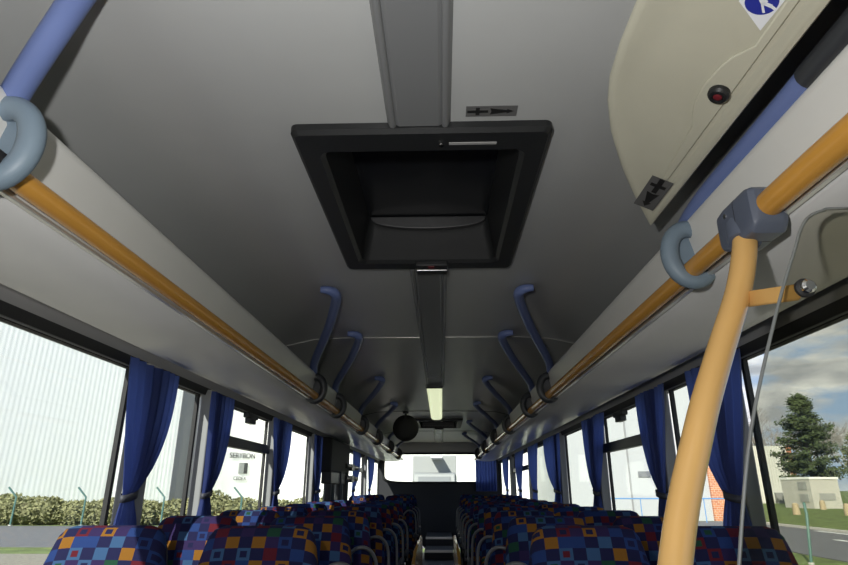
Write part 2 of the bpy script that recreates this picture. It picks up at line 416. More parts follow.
# ------------------------------------------------------------ oval brackets and blue grab bars
BASE = [(-.752,3.69,.645),(-.718,3.50,.715),(-.60,3.15,.765),(-.519,2.90,.790),(-.44,2.62,.815),(-.412,2.48,.822),(-.430,2.43,.827),(-.470,2.42,.829)]
def bracket(s, y, label, group='oval rail brackets'):
    t = thing('rail_bracket', (s*.70, y, CZ+.575), label, 'bracket', group)
    rings = []
    N_ = 36
    for k_ in range(N_):
        a = 2*PI*k_/N_; c, sn = math.cos(a), math.sin(a)
        cx, cz = s*(.722) + s*(-.054)*c, CZ+.582 + .073*sn
        out = Vector((-s*c*.9, 0, sn*1.05)).normalized()
        ring_ = []
        for q in range(12):
            b_ = 2*PI*q/12
            ring_.append(Vector((cx, y, cz)) + out*(.0235*math.cos(b_)) + Vector((0, 1, 0))*(.022*math.sin(b_)))
        rings.append(ring_)
    rings.append(rings[0]); mb = MB(); mb.loft(rings, caps=False); obj('ring', mb, M_grey if y < 2 else M_dk, t)  # far rings take the copy darkened for lack of light
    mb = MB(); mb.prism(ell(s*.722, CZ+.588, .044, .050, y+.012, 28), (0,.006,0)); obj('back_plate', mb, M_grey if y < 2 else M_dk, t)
    
    return t
def bar(s, sh, label, PTS=None):
    t = thing('grab_bar', (s*.6, 3.1+sh, CZ+.75), label, 'grab bar', 'blue bars from rack to ceiling')
    P = smoothpath([(-s*x if s > 0 else x, y+sh, CZ+h) for x, y, h in (PTS or BASE)], 8)
    mb = MB(); mb.tube(P, .0245 if PTS else [.0235]*(len(P)-14)+[.0235-.0007*k_ for k_ in range(14)], 16); obj('tube', mb, M_blue, t)
    mb = MB(); mb.tube(P[:12 if sh < 0 else 5], .0285, 16); obj('sleeve', mb, M_grey if sh < 0 else M_dk, t, bevel=.003)  # far sleeves use the shade-dark copy too
    return t
ORD = ['second', 'third', 'fourth', 'fifth', 'sixth', 'seventh']
for s in (LEFT, RIGHT):
    for i, sh in enumerate((0, .78, 2.2, 3.65, 5.4, 7.2)):
        bar(s, sh, 'blue grab bar between %s rack and ceiling, %s counting from the camera' % (SN[s], ORD[i]))
        bracket(s, 3.60+sh, 'shade-coloured oval bracket on the %s handrail under the %s blue bar' % (SN[s], ORD[i]))
bar(LEFT, -2.78, 'large blue grab bar cropped at the upper left corner, nearest on the left', [(-.752,3.68,.640),(-.736,3.665,.666),(-.719,3.65,.690),(-.648,3.60,.738),(-.576,3.551,.785),(-.50,3.49,.812),(-.45,3.42,.824)])
bracket(LEFT, .872, 'big blue-grey oval bracket at the left picture edge with a black rail plug')
bracket(RIGHT, 1.44, 'blue-grey oval bracket around the right handrail just behind the slate clamp')
t = thing('grab_bar', (.71, 1.1, CZ+.72), 'blue grab bar lying close above the right rack, behind the beige locker lid', 'grab bar', 'blue bars from rack to ceiling')
mb = MB(); mb.tube(smoothpath([(.762,1.57,CZ+.64),(.746,1.50,CZ+.68),(.738,1.35,CZ+.698),(.737,1.1,CZ+.702),(.735,.88,CZ+.705)], 8), .025, 16); obj('tube', mb, M_blue, t)
mb = MB(); mb.tube([(.735,.89,CZ+.705),(.735,.2,CZ+.712),(.735,.16,CZ+.712)], [.027,.027,.02], 16); obj('sleeve', mb, M_dk, t)

# ------------------------------------------------------------ ceiling channel
def channel(y0, y1, label):
    t = thing('ceiling_channel', (0, y0, ZC), label, 'ceiling channel', 'central ceiling channel')
    KX = .012
    prof = [(-.062, 0), (-.056, -.010), (-.048, -.014), (.048, -.014), (.056, -.010), (.062, 0)]
    mb = MB(); mb.loft([[Vector((KX+x, y, ZC+z-.0005)) for x, z in prof] for y in (y0, y1)]); obj('cover', mb, M_chan, t, angle=25)
    for s in (LEFT, RIGHT):
        q = [(.055,-.0005),(.057,-.016),(.062,-.020),(.070,-.018),(.078,-.0005)]
        mb = MB(); mb.loft([[Vector((KX+s*x, y, ZC+z)) for x, z in q] for y in (y0, y1)]); obj('edge_bead', mb, M_chan, t, angle=60)
channel(-1.4, 1.21, 'wide grey channel along the ceiling centre in front of the near hatch')
channel(2.20, 5.05, 'dark glossy channel along the ceiling centre behind the near hatch')
channel(8.8, 11.7, 'short dark channel along the ceiling between far hatch and back window')
t = thing('ceiling_lamp', (0, 5.1, ZC), 'long pale lamp cover glowing on the ceiling before the far hatch', 'lamp')
mb = MB(); mb.loft([[Vector((x, y, ZC+z-.0005)) for x, z in [(-.07,0),(-.06,-.018),(-.03,-.026),(.03,-.026),(.06,-.018),(.07,0)]] for y in (5.1, 5.9, 5.92, 6.7, 6.72, 7.6)]); obj('diffuser', mb, M_diff, t, angle=60)
mb = MB(); mb.box((-.074,5.05,ZC-.03),(.074,5.10,ZC-.001)); obj('end_piece', mb, M_black, t, bevel=.006)

# ------------------------------------------------------------ roof hatches
def rrect(x0, x1, y0, y1, z, r, n=6):
    P = []
    for cx, cy, a in ((x1-r, y0+r, -PI/2), (x1-r, y1-r, 0), (x0+r, y1-r, PI/2), (x0+r, y0+r, PI)):
        for k_ in range(n+1):
            b_ = a + PI/2*k_/n; P.append(Vector((cx+r*math.cos(b_), cy+r*math.sin(b_), z)))
    return P
def hatch(y0, y1, label):
    t = thing('roof_hatch', (hx0, (y0+y1)/2, ZC), label, 'roof hatch', 'roof hatches')
    o = .325; i_ = .262; b = (o-i_)
    mb = MB(); mb.loft([rrect(hx0-o, hx0+o, y0, y1, ZC-.0008, .02), rrect(hx0-o, hx0+o, y0, y1, ZC-.018, .02), rrect(hx0-o+.010, hx0+o-.010, y0+.010, y1-.010, ZC-.028, .018),
        rrect(hx0-i_-.006, hx0+i_+.006, y0+b+.02, y1-b-.01, ZC-.030, .03), rrect(hx0-i_+.006, hx0+i_-.006, y0+b+.03, y1-b-.02, ZC-.018, .03),
        rrect(hx0-i_+.03, hx0+i_-.03, y0+b+.06, y1-b-.03, ZC+.155, .03)], caps=False)
    obj('frame', mb, M_black, t, angle=30)
    mb = MB(); q0, q1 = y0+b+.055, y1-b-.025; R = []
    mb.loft([rrect(hx0-i_+.03, hx0+i_-.03, q0, q1, ZC+.155, .03), rrect(hx0-i_+.06, hx0+i_-.06, q0+.04, q1-.04, ZC+.160, .03)], caps=True)
    obj('dome_lid', mb, M_deep, t, angle=30)
    # curved flange along the lower edge of the dome lid
    yy = q1-.006; top = [(hx0+a, yy, ZC+.152) for a in (-.225, .225)]
    arc = [(hx0+.225*math.cos(a), yy, ZC+.150-.050*math.sin(a)**.8) for a in [PI*k_/20 for k_ in range(1, 20)]]
    mb = MB(); mb.prism([top[0]]+[top[1]]+arc, (0,-.02,0)); obj('dome_flange', mb, mat('dark_flange', (.03,.031,.033), .45), t, bevel=.004)
    mb = MB(); mb.box((hx0+.07, y0+.048, ZC-.031), (hx0+.19, y0+.058, ZC-.028)); p_ = obj('label_strip', mb, M_sign, t, bevel=.001)
    mb = MB(); mb.tube([(hx0+.05, y0+.054, ZC-.030), (hx0+.05, y0+.054, ZC-.036)], .006, 12); obj('screw', mb, M_chrome, t)
    mb = MB(); mb.box((hx0-.05, y1-.085, ZC-.045), (hx0+.075, y1+.015, ZC-.022)); lb = obj('latch_box', mb, M_black, t, bevel=.005)
    mb = MB(); mb.box((hx0-.001, y1-.082, ZC-.048), (hx0+.022, y1-.06, ZC-.044)); r_ = obj('red_tab', mb, M_red, lb, bevel=.001, world=True)
    mb = MB(); mb.tube([(hx0-.045, y1-.04, ZC-.046), (hx0+.07, y1-.04, ZC-.046)], .003, 8); obj('latch_pin', mb, M_chrome, lb)
# a child of a mesh part keeps world placement: parts carry their world offset
_obj = obj
def obj(name, mb, m, parent=None, **k):
    if parent is not None and parent.type == 'MESH' and k.get('world', True):
        # locate the owning empty
        off = Vector((0,0,0)); p = parent
        while p is not None: off += p.location; p = p.parent
        mb2 = MB(); mb2.v = [v-off for v in mb.v]; mb2.f = mb.f; k['world'] = False
        return _obj(name, mb2, m, parent, **k)
    return _obj(name, mb, m, parent, **k)
hatch(1.213, 2.165, 'large black square roof hatch with recessed dark dome, nearest the camera')
hatch(7.65, 8.72, 'small far black roof hatch near the rear end of the ceiling')

# ------------------------------------------------------------ stickers
def arrow_sticker(org, ax, ay, L_, W_, name='sticker', parent=None, label=None, nrm=None):
    """org centre, ax along length (arrow points to +ax), ay across; nrm towards viewer"""
    org, ax, ay = Vector(org), Vector(ax).normalized(), Vector(ay).normalized(); nz = Vector(nrm).normalized()
    def P(a, b, c=0): return org + ax*a + ay*b + nz*c
    root = parent
    mb = MB(); mb.prism([P(-L_/2,-W_/2), P(L_/2,-W_/2), P(L_/2,W_/2), P(-L_/2,W_/2)], nz*.0008)
    base = obj('sticker', mb, M_stick, parent, smooth=False)
    mb = MB(); w = W_*.10
    cx = -L_*.27
    mb.prism([P(cx-W_*.12, -W_*.36, .0009), P(cx+W_*.12, -W_*.36, .0009), P(cx+W_*.12, W_*.36, .0009), P(cx-W_*.12, W_*.36, .0009)], nz*.0004)
    mb.prism([P(cx-W_*.62, -W_*.12, .0011), P(cx+W_*.62, -W_*.12, .0011), P(cx+W_*.62, W_*.12, .0011), P(cx-W_*.62, W_*.12, .0011)], nz*.0004)
    mb.prism([P(L_*.0, 0, .0009), P(-L_*.03, W_*.3, .0009), P(L_*.30, W_*.1, .0009), P(L_*.30, W_*.22, .0009), P(L_*.44, 0, .0009), P(L_*.30, -W_*.22, .0009), P(L_*.30, -W_*.1, .0009), P(-L_*.03, -W_*.3, .0009)], nz*.0004)
    obj('cross_and_arrow', mb, M_ink, base, smooth=False)
    return base
b = arrow_sticker((.187, 1.174, ZC-.0008), (1,0,0), (0,1,0), .122, .040, nrm=(0,0,-1))
tag(b, 'small smoke-grey sticker with black cross and arrow on the ceiling beside the near hatch', 'sticker')

# ------------------------------------------------------------ beige locker lid, upper right
t = thing('locker_lid', (.5, 1.0, CZ+.8), 'big beige fibreglass locker lid hanging open at the upper right', 'lid')
Bp, Ap = Vector((CX+.366, 0, CZ+.845)), Vector((CX+.62, 0, CZ+.722))
e = (Ap-Bp); nrm = Vector((0,1,0)).cross(e).normalized()
if nrm.z > 0: nrm = -nrm
def LP(y, s_, d=0): return Bp + e*s_ + Vector((0, y, 0)) + nrm*d
outl = [(-.5,0), (.95,0), (1.050,.022), (1.126,.079), (1.224,.207), (1.344,.431), (1.453,.687), (1.553,.950), (1.540,1.0), (-.5,1.0)]
def inset(P, d):
    c = []; P = P[:7] + [(1.572, 1.0)] + P[9:]
    W_ = e.length; Q = [Vector((y, s_*W_)) for y, s_ in P]; n_ = len(Q)
    ar = sum(Q[i].x*Q[(i+1) % n_].y-Q[(i+1) % n_].x*Q[i].y for i in range(n_)); sg = 1 if ar > 0 else -1
    for i in range(n_):
        a, b_, c_ = Q[i-1], Q[i], Q[(i+1) % n_]
        d1, d2 = (b_-a).normalized(), (c_-b_).normalized()
        n1, n2 = Vector((-d1.y, d1.x))*sg, Vector((-d2.y, d2.x))*sg
        m_ = (n1+n2); m_ = m_/max(m_.dot(n1), .25)
        if (b_-a).length < 1e-9: m_ = n1
        q = b_ + m_*d; c.append((q.x, q.y/W_))
    return c[:8] + [c[7]] + c[8:]
rings = [[LP(y, s_, -.030) for y, s_ in outl], [LP(y, s_, -.004) for y, s_ in outl], [LP(y, s_, 0) for y, s_ in inset(outl, .004)],
         [LP(y, s_, 0) for y, s_ in inset(outl, .020)], [LP(y, s_, -.010) for y, s_ in inset(outl, .034)]]
mb = MB(); mb.loft(rings, caps=True); obj('shell', mb, M_beige, t, angle=50)
# long raised seam near the lower edge, and the boss round the lock
mb = MB(); mb.prism([LP(-.5,.80,-.0105), LP(.86,.80,-.0105), LP(.90,.72,-.0105), LP(.93,.69,-.0105), LP(.985,.665,-.0105), LP(1.04,.675,-.0105), LP(1.08,.71,-.0105), LP(1.11,.76,-.0105), LP(1.30,.80,-.0105), LP(1.42,.86,-.0105), LP(-.5,.86,-.0105)], nrm*.006)
obj('edge_step', mb, M_beige, t, bevel=.003)
mb = MB(); c = LP(.992,.785,-.006)
def disc(c, r, h_, n_=24):
    u_ = Vector((0,1,0)); v_ = nrm.cross(u_)
    return [c+u_*r*math.cos(2*PI*k_/n_)+v_*r*math.sin(2*PI*k_/n_)+nrm*h_ for k_ in range(n_)]
mb.loft([disc(c,.021,0), disc(c,.021,.010), disc(c,.017,.016), disc(c,.011,.017), disc(c,.010,.012)]); lk = obj('lock', mb, M_black, t, angle=30)
mb = MB(); mb.loft([disc(c,.0085,.011), disc(c,.0085,.0155), disc(c,.006,.017)]); obj('lock_core', mb, M_red, lk)
st = arrow_sticker(LP(1.405, .815, .0004), (0,1,0), e, .155, .056, parent=t, nrm=nrm)
st.name = 'arrow_label'; st['label'] = 'smoke grey label with black cross and arrow'
# mandatory-seatbelt pictogram
EL = e.length
def tp(a, b_): return (.830+a, .776+b_/EL)
q1_, q2_ = Vector((-1, .07)).normalized(), Vector((-.58, -.81)).normalized(); bs = (q1_+q2_).normalized()
pts = [Vector((0,0)), q1_*.072, bs*.110, q2_*.072]
mb = MB(); mb.prism([LP(*tp(*q), -.0098) for q in pts], nrm*.0008); sg_ = obj('pictogram', mb, M_white, t, smooth=False); sg_['label'] = 'white label with a blue disc and white seated figure'
c = LP(*tp(*(bs*.060)), -.009); mb = MB(); mb.loft([disc(c,.026,0,32), disc(c,.026,.0007,32)]); dd = obj('blue_disc', mb, M_signb, sg_, smooth=False)
mb = MB()
u_ = (Vector((0,1,0))*.75 + e.normalized()*.66).normalized(); v_ = nrm.cross(u_)
def FP(a, b_): return c + u_*a*.55 + v_*b_*.55 + nrm*.0009
def stroke(p, q, w_):
    p, q = Vector(p), Vector(q); d = (q-p).normalized(); n_ = Vector((-d.y, d.x))*w_
    mb.prism([FP(*(p+n_)), FP(*(q+n_)), FP(*(q-n_)), FP(*(p-n_))], nrm*.0004)
stroke((-.030,0), (.012,.004), .007); stroke((.005,.0), (.040,-.004), .0035); stroke((.005,.004), (.024,.022), .006); stroke((.022,.020), (.040,.030), .0045); stroke((-.026,-.012), (.004,.016), .003)
mb.prism([FP(-.040+.008*math.cos(a), .008*math.sin(a)) for a in [2*PI*k_/12 for k_ in range(12)]], nrm*.0004)
obj('seated_figure', mb, M_white, sg_, smooth=False)


# ------------------------------------------------------------ clamp, pole, near rail, glass screen
RZ = CZ+RH
t = thing('pole', (CX+.0, .8, 0), 'thick yellow vertical pole in the right foreground below the slate clamp', 'pole')
PP = [(.652,1.150,.520),(.628,1.13,.45),(.589,1.11,.36),(.505,1.06,.22),(.428,1.005,.09),(.344,.955,-.10),(.26,.90,-.40),(.22,.87,-.8),(.20,.86,-1.299)]
P = smoothpath([(CX+x, y, CZ+h) for x, y, h in PP], 6)
mb = MB(); mb.tube(P, .0240, 24); obj('tube', mb, M_yel2, t)
mb = MB(); mb.tube([P[-1]+Vector((0,0,.03)), P[-1]], .045, 24); obj('floor_flange', mb, M_grey, t)
t = thing('handrail', (CX+.66, .5, RZ), 'thick yellow handrail running from the slate clamp to the right picture edge', 'handrail')
mb = MB(); mb.tube([(.722, 1.185, RZ), (.724, .9, RZ+.003), (.735,.3,RZ+.005), (.74,-1.2,RZ+.005)], .027, 24); obj('tube', mb, M_yel, t)
t = thing('rail_clamp', (.72, 1.15, RZ), 'slate grey tee clamp joining the yellow pole to the right handrail', 'clamp')
mb = MB()
def rr(cx, cz, w_, h_, y, p=5, n_=28): return ell(cx, cz, w_, h_, y, n_, p)
mb.loft([rr(.722,RZ+.004,.026,.030,1.062,7), rr(.722,RZ+.0,.036,.042,1.070,7), rr(.722,RZ-.004,.0385,.050,1.085,7), rr(.722,RZ-.004,.0385,.050,1.18,7), rr(.720,RZ-.002,.036,.044,1.205,6), rr(.718,RZ,.028,.030,1.215,4)])
bd = obj('body', mb, M_clamp, t, angle=35, bevel=.002)
mb = MB(); d = (P[4]-P[0]).normalized(); mb.tube([P[0]-d*.01, P[0]+d*.030, P[0]+d*.036], [.038,.034,.031], 24); obj('socket', mb, M_clamp, t, angle=50)
mb = MB(); mb.loft([rr(.722,RZ-.004,.0388,.0503,y_,7) for y_ in (1.128,1.130)]); obj('joint_line', mb, M_black2, t)
mb = MB(); mb.tube([(.690,1.165,RZ+.022),(.682,1.165,RZ+.022)], .006, 10); obj('screw', mb, M_chrome, t)

t = thing('glass_screen', (.9, .96, .3), 'tall smoked glass screen with rounded corner at the right edge', 'screen')
k_s = .88
GP = [(.45,-1.05),(.45,-.35),(.4986,-.1235),(.560,.100),(.653,.329),(.712,.452),(.730,.490),(.752,.5197),(.787,.5357),(.845,.540),(1.30,.540),(1.30,-1.05)]
# real place of the screen: one vertical sheet .96 m from the camera's row
poly = [(CX+x*k_s, .96, CZ+h*k_s) for x, h in GP]
mb = MB(); mb.prism(poly, (0,.006,0)); obj('pane', mb, M_screen, t, smooth=False)
mb = MB(); mb.tube(smoothpath([(x, y+.003, z) for x, y, z in poly[:-1]], 5), .0030, 8); obj('edge_trim', mb, M_edge, t)
kn = Vector((CX+.621, .96, CZ+.321))
mb = MB(); mb.tube([kn+Vector((0,-.004,0)), kn+Vector((0,-.010,0)), kn+Vector((0,-.014,0))], [.0165,.0165,.012], 24); w_ = obj('knob_washer', mb, M_black2, t)
mb = MB(); mb.tube([kn+Vector((0,-.013,0)), kn+Vector((0,-.020,0)), kn+Vector((0,-.024,0))], [.0125,.012,.008], 24); obj('knob', mb, M_chrome, t)
t = thing('screen_arm', (CX+.6, 1.05, CZ+.35), 'short yellow arm from the pole to the glass screen', 'arm')
pp = Vector((CX+.600,1.108,CZ+.352)); kb = kn+Vector((0,.008,0))
a_ = (kb-pp).normalized(); up = Vector((0,0,1)); 
mb = MB(); mb.prism([pp+up*.016+Vector((0,.0,0)), kb+up*.0145, kb-up*.0145, pp-up*.016], Vector((.004,.012,0))); obj('flat_bar', mb, M_yel2, t, bevel=.003)

# ------------------------------------------------------------ round mirror and door machinery
t = thing('round_mirror', (-.35, 7.0, ZC), 'round black mirror hanging from the ceiling near the rear on the left', 'mirror')
mb = MB(); c = Vector((-.36, 7.0, CZ+.665))
def dy(r, y, n_=32): return [c+Vector((r*math.cos(2*PI*k_/n_), y, r*math.sin(2*PI*k_/n_))) for k_ in range(n_)]
mb.loft([dy(.02,-.05), dy(.09,-.045), dy(.135,-.03), dy(.152,-.008), dy(.152,.004), dy(.14,.01)]); obj('mirror_shell', mb, M_black2, t)
mb = MB(); mb.loft([dy(.138,.011), dy(.10,.02), dy(.04,.026)]); obj('mirror_face', mb, M_chrome, t)
mb = MB(); mb.tube([c+Vector((0,-.03,.1)), c+Vector((0,-.03,.16)), Vector((-.36,6.97,ZC-.001))], .012, 12); mb.tube([Vector((-.36,6.97,ZC-.02)), Vector((-.36,6.97,ZC-.001))], .035, 16); obj('hanger', mb, M_black, t)

t = thing('door_gear', (-1.12, 6.4, PL), 'black folding door gear with rods and stubs at the left side door', 'door gear')
mb = MB(); mb.box((-1.205,6.12,CZ+.15),(-1.06,7.35,CZ+.495)); obj('header_box', mb, M_black2, t, bevel=.02)
for i, (x, y, r) in enumerate(((-1.10,6.20,.04),(-1.12,6.45,.05),(-1.08,6.72,.035),(-1.12,6.95,.05),(-1.07,7.12,.04),(-1.12,7.3,.04))):
    mb = MB(); mb.tube([(x,y,PL+.01),(x,y,CZ+.17)], r, 12); obj('rod', mb, M_black, t)
for z in (CZ+.245, CZ+.11):
    mb = MB(); mb.tube([(-1.06,7.05,z),(-1.06,8.0,z),(-1.06,8.06,z)], [.028,.028,.02], 12); mb.box((-1.10,7.35,z-.045),(-1.03,7.6,z+.03)); obj('stub', mb, M_black, t, bevel=.005)
mb = MB(); mb.box((-1.16,6.15,CZ+.04),(-1.06,7.3,CZ+.16)); obj('crossbar', mb, M_black, t, bevel=.01)

# ------------------------------------------------------------ curtains
def curtain(s, ya, yb, yt, label, zb=-.34, tieh=-.03, folds=7, amp=.02, X0=1.168, skew=1.0, tw=.09):
    """ya..yb span at the track (h=.5), yt the gathered place at the tie"""
    t = thing('curtain', (s*X0, (ya+yb)/2, CZ+.49), label, 'curtain', 'blue tied-back curtains')
    nx, nz = 60, 40; vs = []; zt = .488
    ph = random.uniform(0, 6); ph2 = random.uniform(0, 6)
    for j in range(nz+1):
        h = zt + (zb-zt)*j/nz
        if h > tieh:
            u = (zt-h)/(zt-tieh); k1 = u**2.6 if True else u
            kA, kB = (u**1.1, k1)
            kA = u**1.2
            a = ya + (yt-tw/2-ya)*kA; b = yb + (yt+tw/2-yb)*k1
        else:
            u = (tieh-h)/(tieh-zb); g = math.sin(min(u*1.8, 1)*PI/2)
            a = yt-tw/2-.05*g; b = yt+tw/2+.05*g
        dens = 1.0
        am = amp*(1.0 if h > tieh+.1 else (.55+.45*abs(h-tieh)/.1 if h > tieh else .55+.45*min(1, (tieh-h)/.1)))
        for i in range(nx+1):
            q = i/nx; q2 = q + .02*math.sin(7*q+ph2+j*.05)
            x = s*(X0 - am*(.5+.5*math.sin(2*PI*folds*q2+ph+.5*math.sin(j*.09))) - .006*math.sin(3*q*PI+ph2))
            vs.append((x, a+(b-a)*q, CZ+h))
    fs = [(j*(nx+1)+i, j*(nx+1)+i+1, (j+1)*(nx+1)+i+1, (j+1)*(nx+1)+i) for j in range(nz) for i in range(nx)]
    mb = MB(); mb.add(vs, fs); obj('cloth', mb, M_cur, t, angle=180)
    mb = MB(); xc = s*(X0-.010)
    rg = []
    for k_ in range(25):
        a = 2*PI*k_/24; rg.append(Vector((xc+.020*math.cos(a), yt+(tw/2+.008)*math.sin(a), CZ+tieh+.010*math.sin(a))))
    rings = [[p+Vector((0,0,dz)) for p in rg[:-1]] for dz in (-.014,.014)]
    mb.loft(rings, caps=False); obj('tieback', mb, M_shell, t, solid=.004)
LC = [(2.20,2.66,2.37,'widest blue curtain by the first left pillar, sunlit, gathered with a dark tie'),
      (3.08,3.42,3.16,'blue curtain by the second left pillar, beside the window with a transom'),
      (4.28,4.84,4.50,'blue curtain by the third left pillar behind the transom window'),
      (5.72,6.15,6.00,'narrow blue curtain just before the black left door gear'),
      (8.25,9.1,8.45,'blue curtain just behind the black left door gear'),
      (9.9,10.9,10.3,'last blue curtain on the left beside the back window')]
for a, b_, c_, l in LC: curtain(LEFT, a, b_, c_, l, tw=.09 if a < 5 else .2)
RC = [(2.12,2.60,2.37,'wide dark blue curtain behind the yellow pole and glass edge on the right'),
      (2.88,3.34,3.12,'dark blue curtain left of the yellow pole, right of the transom window'),
      (4.05,4.66,4.42,'dark blue curtain left of the right transom window'),
      (5.62,6.55,5.9,'dark blue curtain by the fourth right pillar'),
      (6.9,7.7,7.3,'narrow dark blue curtain, fifth on the right side'),
      (8.1,9.2,8.7,'narrow dark blue curtain, sixth on the right side'),
      (9.95,11.0,10.4,'last dark blue curtain on the right side wall')]
for a, b_, c_, l in RC: curtain(RIGHT, a, b_, c_, l, tw=.10 if a < 5 else .3)
# curtain across the right part of the back window
t = thing('curtain', (.9, YR-.1, CZ+.6), 'dark blue curtain hanging over the right end of the back window', 'curtain', 'blue tied-back curtains')
mb = MB(); vs = []; nx, nz = 50, 6
for j in range(nz+1):
    for i in range(nx+1): vs.append((.74+.42*i/nx, YR-.10+.022*math.sin(i*.9), CZ+.66-.72*j/nz))
mb.add(vs, [(j*(nx+1)+i, j*(nx+1)+i+1, (j+1)*(nx+1)+i+1, (j+1)*(nx+1)+i) for j in range(nz) for i in range(nx)]); obj('cloth', mb, M_cur, t, angle=180)
mb = MB(); mb.tube([(.70,YR-.10,CZ+.655),(1.19,YR-.10,CZ+.655)], .008, 8); obj('curtain_rod', mb, M_black, t)

# ------------------------------------------------------------ seats
def build_seat(side):
    """origin at the platform; faces -y; side=+1 when the aisle is at local +x"""
    t = thing('coach_seat', (0,0,0), 'seat', 'seat')
    def sup(w_, d_, cy, z, n_=32, p=4.5, tilt=0):
        return [Vector((w_*math.copysign(abs(math.cos(a))**(2/p), math.cos(a)), cy + d_*math.copysign(abs(math.sin(a))**(2/p), math.sin(a)), z + tilt*w_*math.copysign(abs(math.cos(a))**(2/p), math.cos(a)))) for a in [2*PI*k_/n_ for k_ in range(n_)]]
    H = 1.065
    R = []
    prof = [(.40,.205,.045,-.105),(.50,.212,.055,-.095),(.62,.212,.050,-.07),(.74,.208,.046,-.04),(.82,.204,.048,-.025),(.88,.192,.058,-.018),(.95,.184,.062,-.006),(1.00,.176,.058,.004),(1.035,.167,.049,.010),(1.055,.152,.036,.013),(1.065,.124,.018,.014)]
    for z, w_, d_, cy in prof: R.append(sup(w_, d_, cy+.02, z, p=4.0 if z < 1.0 else 3.2))
    mb = MB(); mb.loft(R); obj('backrest', mb, M_fab, t, angle=180)
    mb = MB(); R = [sup(.19,.055,.075+(z-.8)*.16, z, p=4) if False else [Vector((q.x*.97, q.y+.028, q.z)) for q in sup(w_, d_*.9, cy+.02, z-.03, p=4)] for z, w_, d_, cy in prof[:-2]]
    mb.loft(R); obj('back_shell', mb, M_shell, t, angle=180)
    mb = MB(); R = []
    for y, w_, zt_, zb_ in ((-.54,.20,.42,.36),(-.52,.212,.445,.335),(-.45,.218,.460,.32),(-.25,.218,.455,.32),(-.10,.21,.44,.33)):
        R.append(ell(0, (zt_+zb_)/2, w_, (zt_-zb_)/2, y, 28, 5))
    mb.loft(R); obj('cushion', mb, M_fab, t, angle=60)
    mb = MB(); mb.box((-.19,-.42,.0),(-.13,-.08,.33)); mb.box((.13,-.42,0),(.19,-.08,.33)); obj('base_frame', mb, M_shell, t, bevel=.01)
    # curved grab handle on the aisle shoulder
    s = side
    mb = MB(); P = smoothpath([(s*.075,-.055,.80),(s*.085,-.072,.845),(s*.125,-.080,.882),(s*.175,-.072,.885),(s*.215,-.055,.85),(s*.232,-.045,.78),(s*.238,-.06,.62),(s*.235,-.07,.52)], 6)
    mb.tube(P, .0095, 10); obj('grab_handle', mb, M_hand, t, angle=180)
    mb = MB(); P = smoothpath([(s*.232,.0,.60),(s*.235,-.12,.615),(s*.235,-.30,.61),(s*.233,-.34,.585)], 5); mb.tube(P, [.018]*len(P), 10); obj('armrest', mb, M_shell, t)
    return t
protoL, protoR = build_seat(1), build_seat(-1)    # aisle at +x for the left block, at -x for the right one
rowsL = [1.97, 2.67, 3.37, 4.07, 4.77, 5.47, 6.17, 8.10, 8.80, 9.50]
rowsR = [2.0, 2.70, 3.40, 4.10, 4.80, 5.50, 6.20, 6.90, 7.60, 8.30, 9.00, 9.70]
RO = ['first', 'second', 'third', 'fourth', 'fifth', 'sixth', 'seventh', 'eighth', 'ninth', 'tenth', 'eleventh', 'twelfth']
usedp = set()
for s, rows, proto in ((LEFT, rowsL, protoL), (RIGHT, rowsR, protoR)):
    for i, y in enumerate(rows):
        for x, nm in ((.515, 'aisle'), (1.0 if s < 0 else .965, 'window')):
            o = proto if s not in usedp else copy_tree(proto); usedp.add(s)
            dz = .02 if y > 8 else 0
            o.location = (s*x, y, PL+dz)
            if nm == 'window':
                for ch in list(o.children):
                    if ch.name.split('.')[0] in ('grab_handle', 'armrest'): bpy.data.objects.remove(ch)
            o['label'] = 'coach seat in colourful check fabric, %s row on the %s, %s seat' % (RO[i], SN[s], nm)
            o['group'] = 'check fabric coach seats'; o['category'] = 'seat'

# ------------------------------------------------------------ outside: ground, roads
GZ = -1.0
mb = MB(); mb.box((-400,-200,GZ-.5),(400,500,GZ)); tag(obj('ground', mb, M_grass, smooth=False), 'green grass ground around the bus', 'ground', None, 'structure')
def slab(name, x0, x1, y0, y1, z, m, label, cat):
    mb = MB(); mb.box((x0,y0,GZ),(x1,y1,GZ+z)); return tag(obj(name, mb, m, smooth=False), label, cat, None, 'structure')
slab('parking_ground', -80, 11.0, -60, 23.0, .02, M_dirt, 'pale gravel parking ground under the bus', 'ground')
slab('road', -80, 8.0, 25.6, 39.2, .03, M_road, 'grey asphalt road left of the bus before the hedge', 'road')
slab('road', 13.3, 21.5, -60, 46, .03, M_road, 'grey asphalt road right of the bus before the lawn', 'road')
mb = MB(); mb.box((18.2,15,GZ+.03),(18.5,30,GZ+.035)); mb.box((20.9,-20,GZ+.03),(21.2,36,GZ+.035)); mb.box((15.5,8,GZ+.03),(16.1,21,GZ+.035))
tag(obj('road_marking', mb, M_line, smooth=False), 'white painted lines on the right-hand road', 'road marking', None, 'structure')
slab('kerb', 21.5, 21.8, -60, 46, .15, M_cab, 'pale kerb stone edging the lawn on the right', 'kerb')

